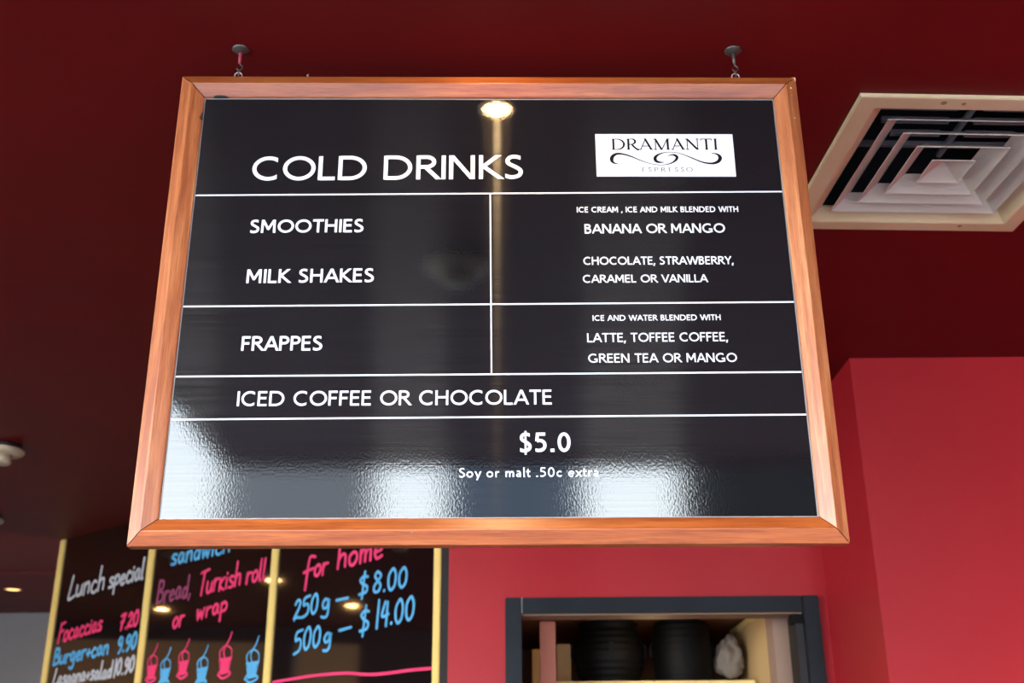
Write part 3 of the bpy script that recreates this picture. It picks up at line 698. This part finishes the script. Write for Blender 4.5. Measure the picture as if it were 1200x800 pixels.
downlight(-5.23, 6.17, .05, 22, 'lit downlight mirrored in the middle menu panel below the word Bread')
downlight(-3.74, 5.34, .05, 5, 'lit downlight mirrored at the right gold strip of the middle menu panel')
downlight(-4.79, 4.70, .05, 22, 'lit downlight mirrored in the right menu panel between the two prices')
downlight(-2.83, 5.97, .05, 5, 'lit downlight mirrored at the top of the middle menu panel')

# ================================================================== MENU BOARD (left, behind the sign)
MYAW = math.atan2(-.62359507, .78174752)
mb = empty('menu_board', (-2.6183, 6.5695, CEIL), MYAW); tag(mb, 'tall glossy black menu board with handwriting and brass strips at lower left', 'menu board')
BOT = -1.75
struct('wall_menu', B(0, 3.02, .03, .12, -CEIL, 0), M['wall_dark']).location = (0, 0, 0)
wm = bpy.data.objects['wall_menu']; wm.location = (-2.6183, 6.5695, CEIL); wm.rotation_euler = (0, 0, MYAW)
for xa, xb in ((.025, .875), (.925, 1.885), (1.93, 2.930)):
    obj('glass_panel', B(xa, xb, 0, .02, BOT, -.002), M['glass_panel'], mb)
for xa, xb in ((-.022, .025), (.875, .925), (1.885, 1.93), (2.930, 2.968)):
    obj('brass_strip', B(xa, xb, -.010, .02, BOT, -.002, bevel=.003), M['brass'], mb)
obj('end_edging', B(2.968, 3.02, -.004, .025, BOT, -.002), M['edge_black'], mb)

zc = EYE - CEIL   # eye level in the board's frame
HANDS = [('Lunch', .134, 1.043, .483, 1.061, .126, 'white'), ('special', .524, 1.062, .842, 1.080, .112, 'white'),
 ('Focaccias', .089, .807, .508, .840, .105, 'pink'), ('7.20', .677, .825, .843, .837, .076, 'pink'),
 ('Burger+can', .069, .684, .599, .713, .093, 'blue'), ('9.90', .679, .702, .850, .724, .080, 'blue'),
 ('Lasagna+salad', .096, .578, .657, .587, .082, 'white'), ('10.90', .672, .591, .851, .604, .079, 'white'),
 ('sandwich', 1.074, 1.119, 1.559, 1.127, .102, 'blue'), ('Bread,', .983, .928, 1.274, .941, .114, 'faded'),
 ('TurKish', 1.337, .938, 1.660, .953, .115, 'pink'), ('roll', 1.699, .952, 1.842, .960, .100, 'pink'),
 ('or', 1.144, .793, 1.235, .797, .103, 'pink'), ('wrap', 1.335, .817, 1.572, .835, .093, 'pink'),
 ('f', 2.111, .910, 2.180, .914, .110, 'pink'), ('or', 2.184, .932, 2.275, .937, .102, 'pink'), ('home', 2.335, .949, 2.624, .962, .115, 'pink'),
 ('250', 2.062, .749, 2.226, .768, .089, 'blue'), ('g', 2.248, .773, 2.304, .775, .088, 'blue'), ('-', 2.342, .786, 2.412, .786, .076, 'blue'),
 ('$', 2.475, .809, 2.538, .814, .090, 'blue'), ('8.00', 2.569, .814, 2.777, .820, .088, 'blue'),
 ('500', 2.077, .597, 2.255, .620, .094, 'blue'), ('g', 2.271, .626, 2.326, .633, .082, 'blue'), ('-', 2.368, .651, 2.442, .656, .074, 'blue'),
 ('$', 2.490, .648, 2.552, .653, .101, 'blue'), ('14.00', 2.593, .668, 2.822, .678, .100, 'blue')]
for i, (t, xa, za, xb, zb, cap, c) in enumerate(HANDS):
    wd = .0165 if xa < .9 else .015 if xa < 2 else .013
    if c == 'pink' and xa > 2: wd = .015
    hand_line(t, xa, za + zc, xb, zb + zc, cap, wd, M['pen_' + c], mb, 'handwriting in %s pen reading %s' % ({'faded': 'faded pink'}.get(c, c), t.replace('K', 'k')), i)
bm = bmesh.new()
strip(bm, smooth([(1.949, .482 + zc), (2.093, .489 + zc), (2.232, .494 + zc), (2.421, .491 + zc), (2.552, .477 + zc), (2.653, .474 + zc), (2.8, .478 + zc), (2.918, .477 + zc)], 5), .013, -.0008, caps=True)
bmesh.ops.recalc_face_normals(bm, faces=bm.faces[:]); obj('pen_line', bm, M['pen_pink'], mb)['label'] = 'long pink underline'
for k, (x, z, s, c) in enumerate([(1.005, .528, .090, 'pink'), (1.12, .505, .088, 'blue'), (1.264, .533, .088, 'pink'), (1.419, .488, .09, 'blue'), (1.591, .512, .10, 'pink'), (1.794, .481, .098, 'blue')]):
    bm = bmesh.new(); z += zc; T = lambda p: [(x + a * s, z + b * s) for a, b in p]
    strip(bm, T([(-.45, .98), (-.30, .55), (-.26, .36), (.26, .36), (.30, .55), (.45, .98), (-.45, .98)]), .010, -.0008, caps=True)
    for q in range(5): strip(bm, T([(-.36 + .035 * q, .90 - .13 * q), (.36 - .035 * q, .92 - .13 * q)]), .014, -.00083 - q * .00001)
    strip(bm, T(smooth([(-.46, .30), (-.1, .10), (.44, .26), (.26, .42), (-.3, .44), (-.46, .30)], 4)), .011, -.00092)
    strip(bm, T(smooth([(-.36, 1.0), (-.45, 1.35), (-.05, 1.6), (.40, 1.42), (.44, 1.08)], 4)), .007, -.00094, caps=True)
    strip(bm, T(smooth([(-.05, 1.05), (-.16, 1.4), (.10, 1.75), (.26, 2.0), (.34, 2.2)], 4)), .008, -.00096, caps=True)
    bmesh.ops.recalc_face_normals(bm, faces=bm.faces[:])
    obj('cup_drawing', bm, M['pen_' + c], mb)['label'] = 'small %s drawing of a steaming cup' % c

# ================================================================== THINGS BEHIND THE HATCH
sh = empty('kitchen_shelf', (0, 5.05, EYE + .43)); tag(sh, 'pale yellow shelf inside the hatch under the black containers', 'shelf')
obj('shelf_board', B(.16, .985, -.22, .22, -.02, 0, bevel=.003), M['shelf'], sh)
for bx in (.22, .93): obj('bracket', B(bx, bx + .02, -.15, .22, -.16, -.02), M['steel'], sh)
def canister(x, y, r, h, label, flat):
    c = empty('storage_container', (x, y, EYE + .43)); tag(c, label, 'container', 'black containers on the kitchen shelf')
    prof = [(0, 0), (r * .72, 0)]
    n = 9
    for i in range(n):
        t = (i + .5) / n; rr = r * ((.80 + .20 * math.sin(PI * min(1, t * 1.05))) if not flat else (.93 + .05 * math.sin(PI * t)))
        z = h * .93 * i / n; dz = h * .93 / n
        prof += [(rr * .985, z + dz * .1), (rr, z + dz * .5), (rr * .985, z + dz * .9)]
    prof += [(r * .80, h * .93)]
    obj('body', lathe(prof + [(0, h * .93)], 40), M['black_plastic'], c, True)
    obj('lid', lathe([(0, h * .93), (r * .86, h * .93), (r * .86, h * .965), (r * .6, h), (0, h)], 40), M['black_plastic'], c, True)
    for k in (-1, 1): obj('handle', tube([(k * r * .9, 0, h * .40), (k * r * 1.05, 0, h * .45), (k * r * 1.05, 0, h * .60), (k * r * .9, 0, h * .66)], .006), M['black_plastic'], c, True)
    obj('clip', B(-.012, .012, -r * 1.0, -r * .94, h * .35, h * .62, bevel=.002), M['black_plastic'], c)
    for k in (-.5, .1): obj('lid_knob', lathe([(0, h + .012), (.010, h + .009), (.010, h)], 12, cx=k * r, cy=-r * .4), M['bronze'], c, True)
    return c
canister(.405, 5.02, .150, .262, 'round bulging black container on the shelf behind the terracotta post', False)
canister(.720, 5.03, .128, .268, 'straighter black container on the shelf beside the cream wall', True)
o = obj('card_box', B(.075, .135, 5.0, 5.2, EYE + .29, EYE + .578, bevel=.003), M['gold_box']); tag(o, 'tall golden box left of the terracotta post', 'box')
o = obj('card_box', B(.180, .24, 4.99, 5.15, EYE + .43, EYE + .598, bevel=.003), M['tan_box']); tag(o, 'tan box on the shelf just right of the terracotta post', 'box')
# crumpled cloth
bm = bmesh.new(); bmesh.ops.create_icosphere(bm, subdivisions=4, radius=1)
rnd = random.Random(4); from mathutils import noise as mn
for v in bm.verts:
    d = mn.noise(v.co * 1.8) * .35 + mn.noise(v.co * 4.5) * .2
    v.co = v.co * (1 + d); v.co.x *= .045 * (1.3 - .45 * v.co.z); v.co.y *= .05; v.co.z = v.co.z * .085
o = obj('cloth', bm, M['crumple'], None, True); o.location = (.925, 5.03, EYE + .43 + .12); tag(o, 'crumpled grey cloth on the shelf beside the straighter container', 'cloth')
# counter below
struct('kitchen_counter', B(-.14, 1.0, 4.9, 5.3, 0, EYE + .29), M['kitchen_dark'])

# warm fill light added for the kitchen, kept out of view behind the head
kl = empty('kitchen_fill', (.55, 4.68, EYE + .705)); tag(kl, 'unseen warm fill light added inside the kitchen beyond the hatch', 'light')
obj('fill_glow', lathe([(0, -.03), (.08, -.028), (.10, -.005), (.10, 0)], 28), emit('kitchen_fill_glow', (1, .72, .38), 2), kl, True)
l = bpy.data.lights.new('kitchen_fill_light', 'POINT'); l.energy = 2.2; l.color = (1, .74, .42); l.shadow_soft_size = .08
lo = bpy.data.objects.new('kitchen_fill_light', l); COL.objects.link(lo); lo.parent = kl; lo.location = (0, 0, -.14)

# ================================================================== STREET BEHIND THE CAMERA (seen mirrored in the sign)
def facade(x0, x1, y, h, m):
    b = empty('street_building', ((x0 + x1) / 2, y, 0)); b['kind'] = 'structure'
    hw = (x1 - x0) / 2
    obj('facade_wall', B(-hw, hw, -3, 0, 0, h), m, b)
    obj('parapet', B(-hw - .05, hw + .05, -3, .08, h - .3, h), m, b)
facade(-4.15, -1.95, -14, 9.5, M['building_grey'])
facade(-.55, 1.65, -14, 9.0, M['building_slate'])
facade(3.75, 12, -14, 11, M['building_dark'])
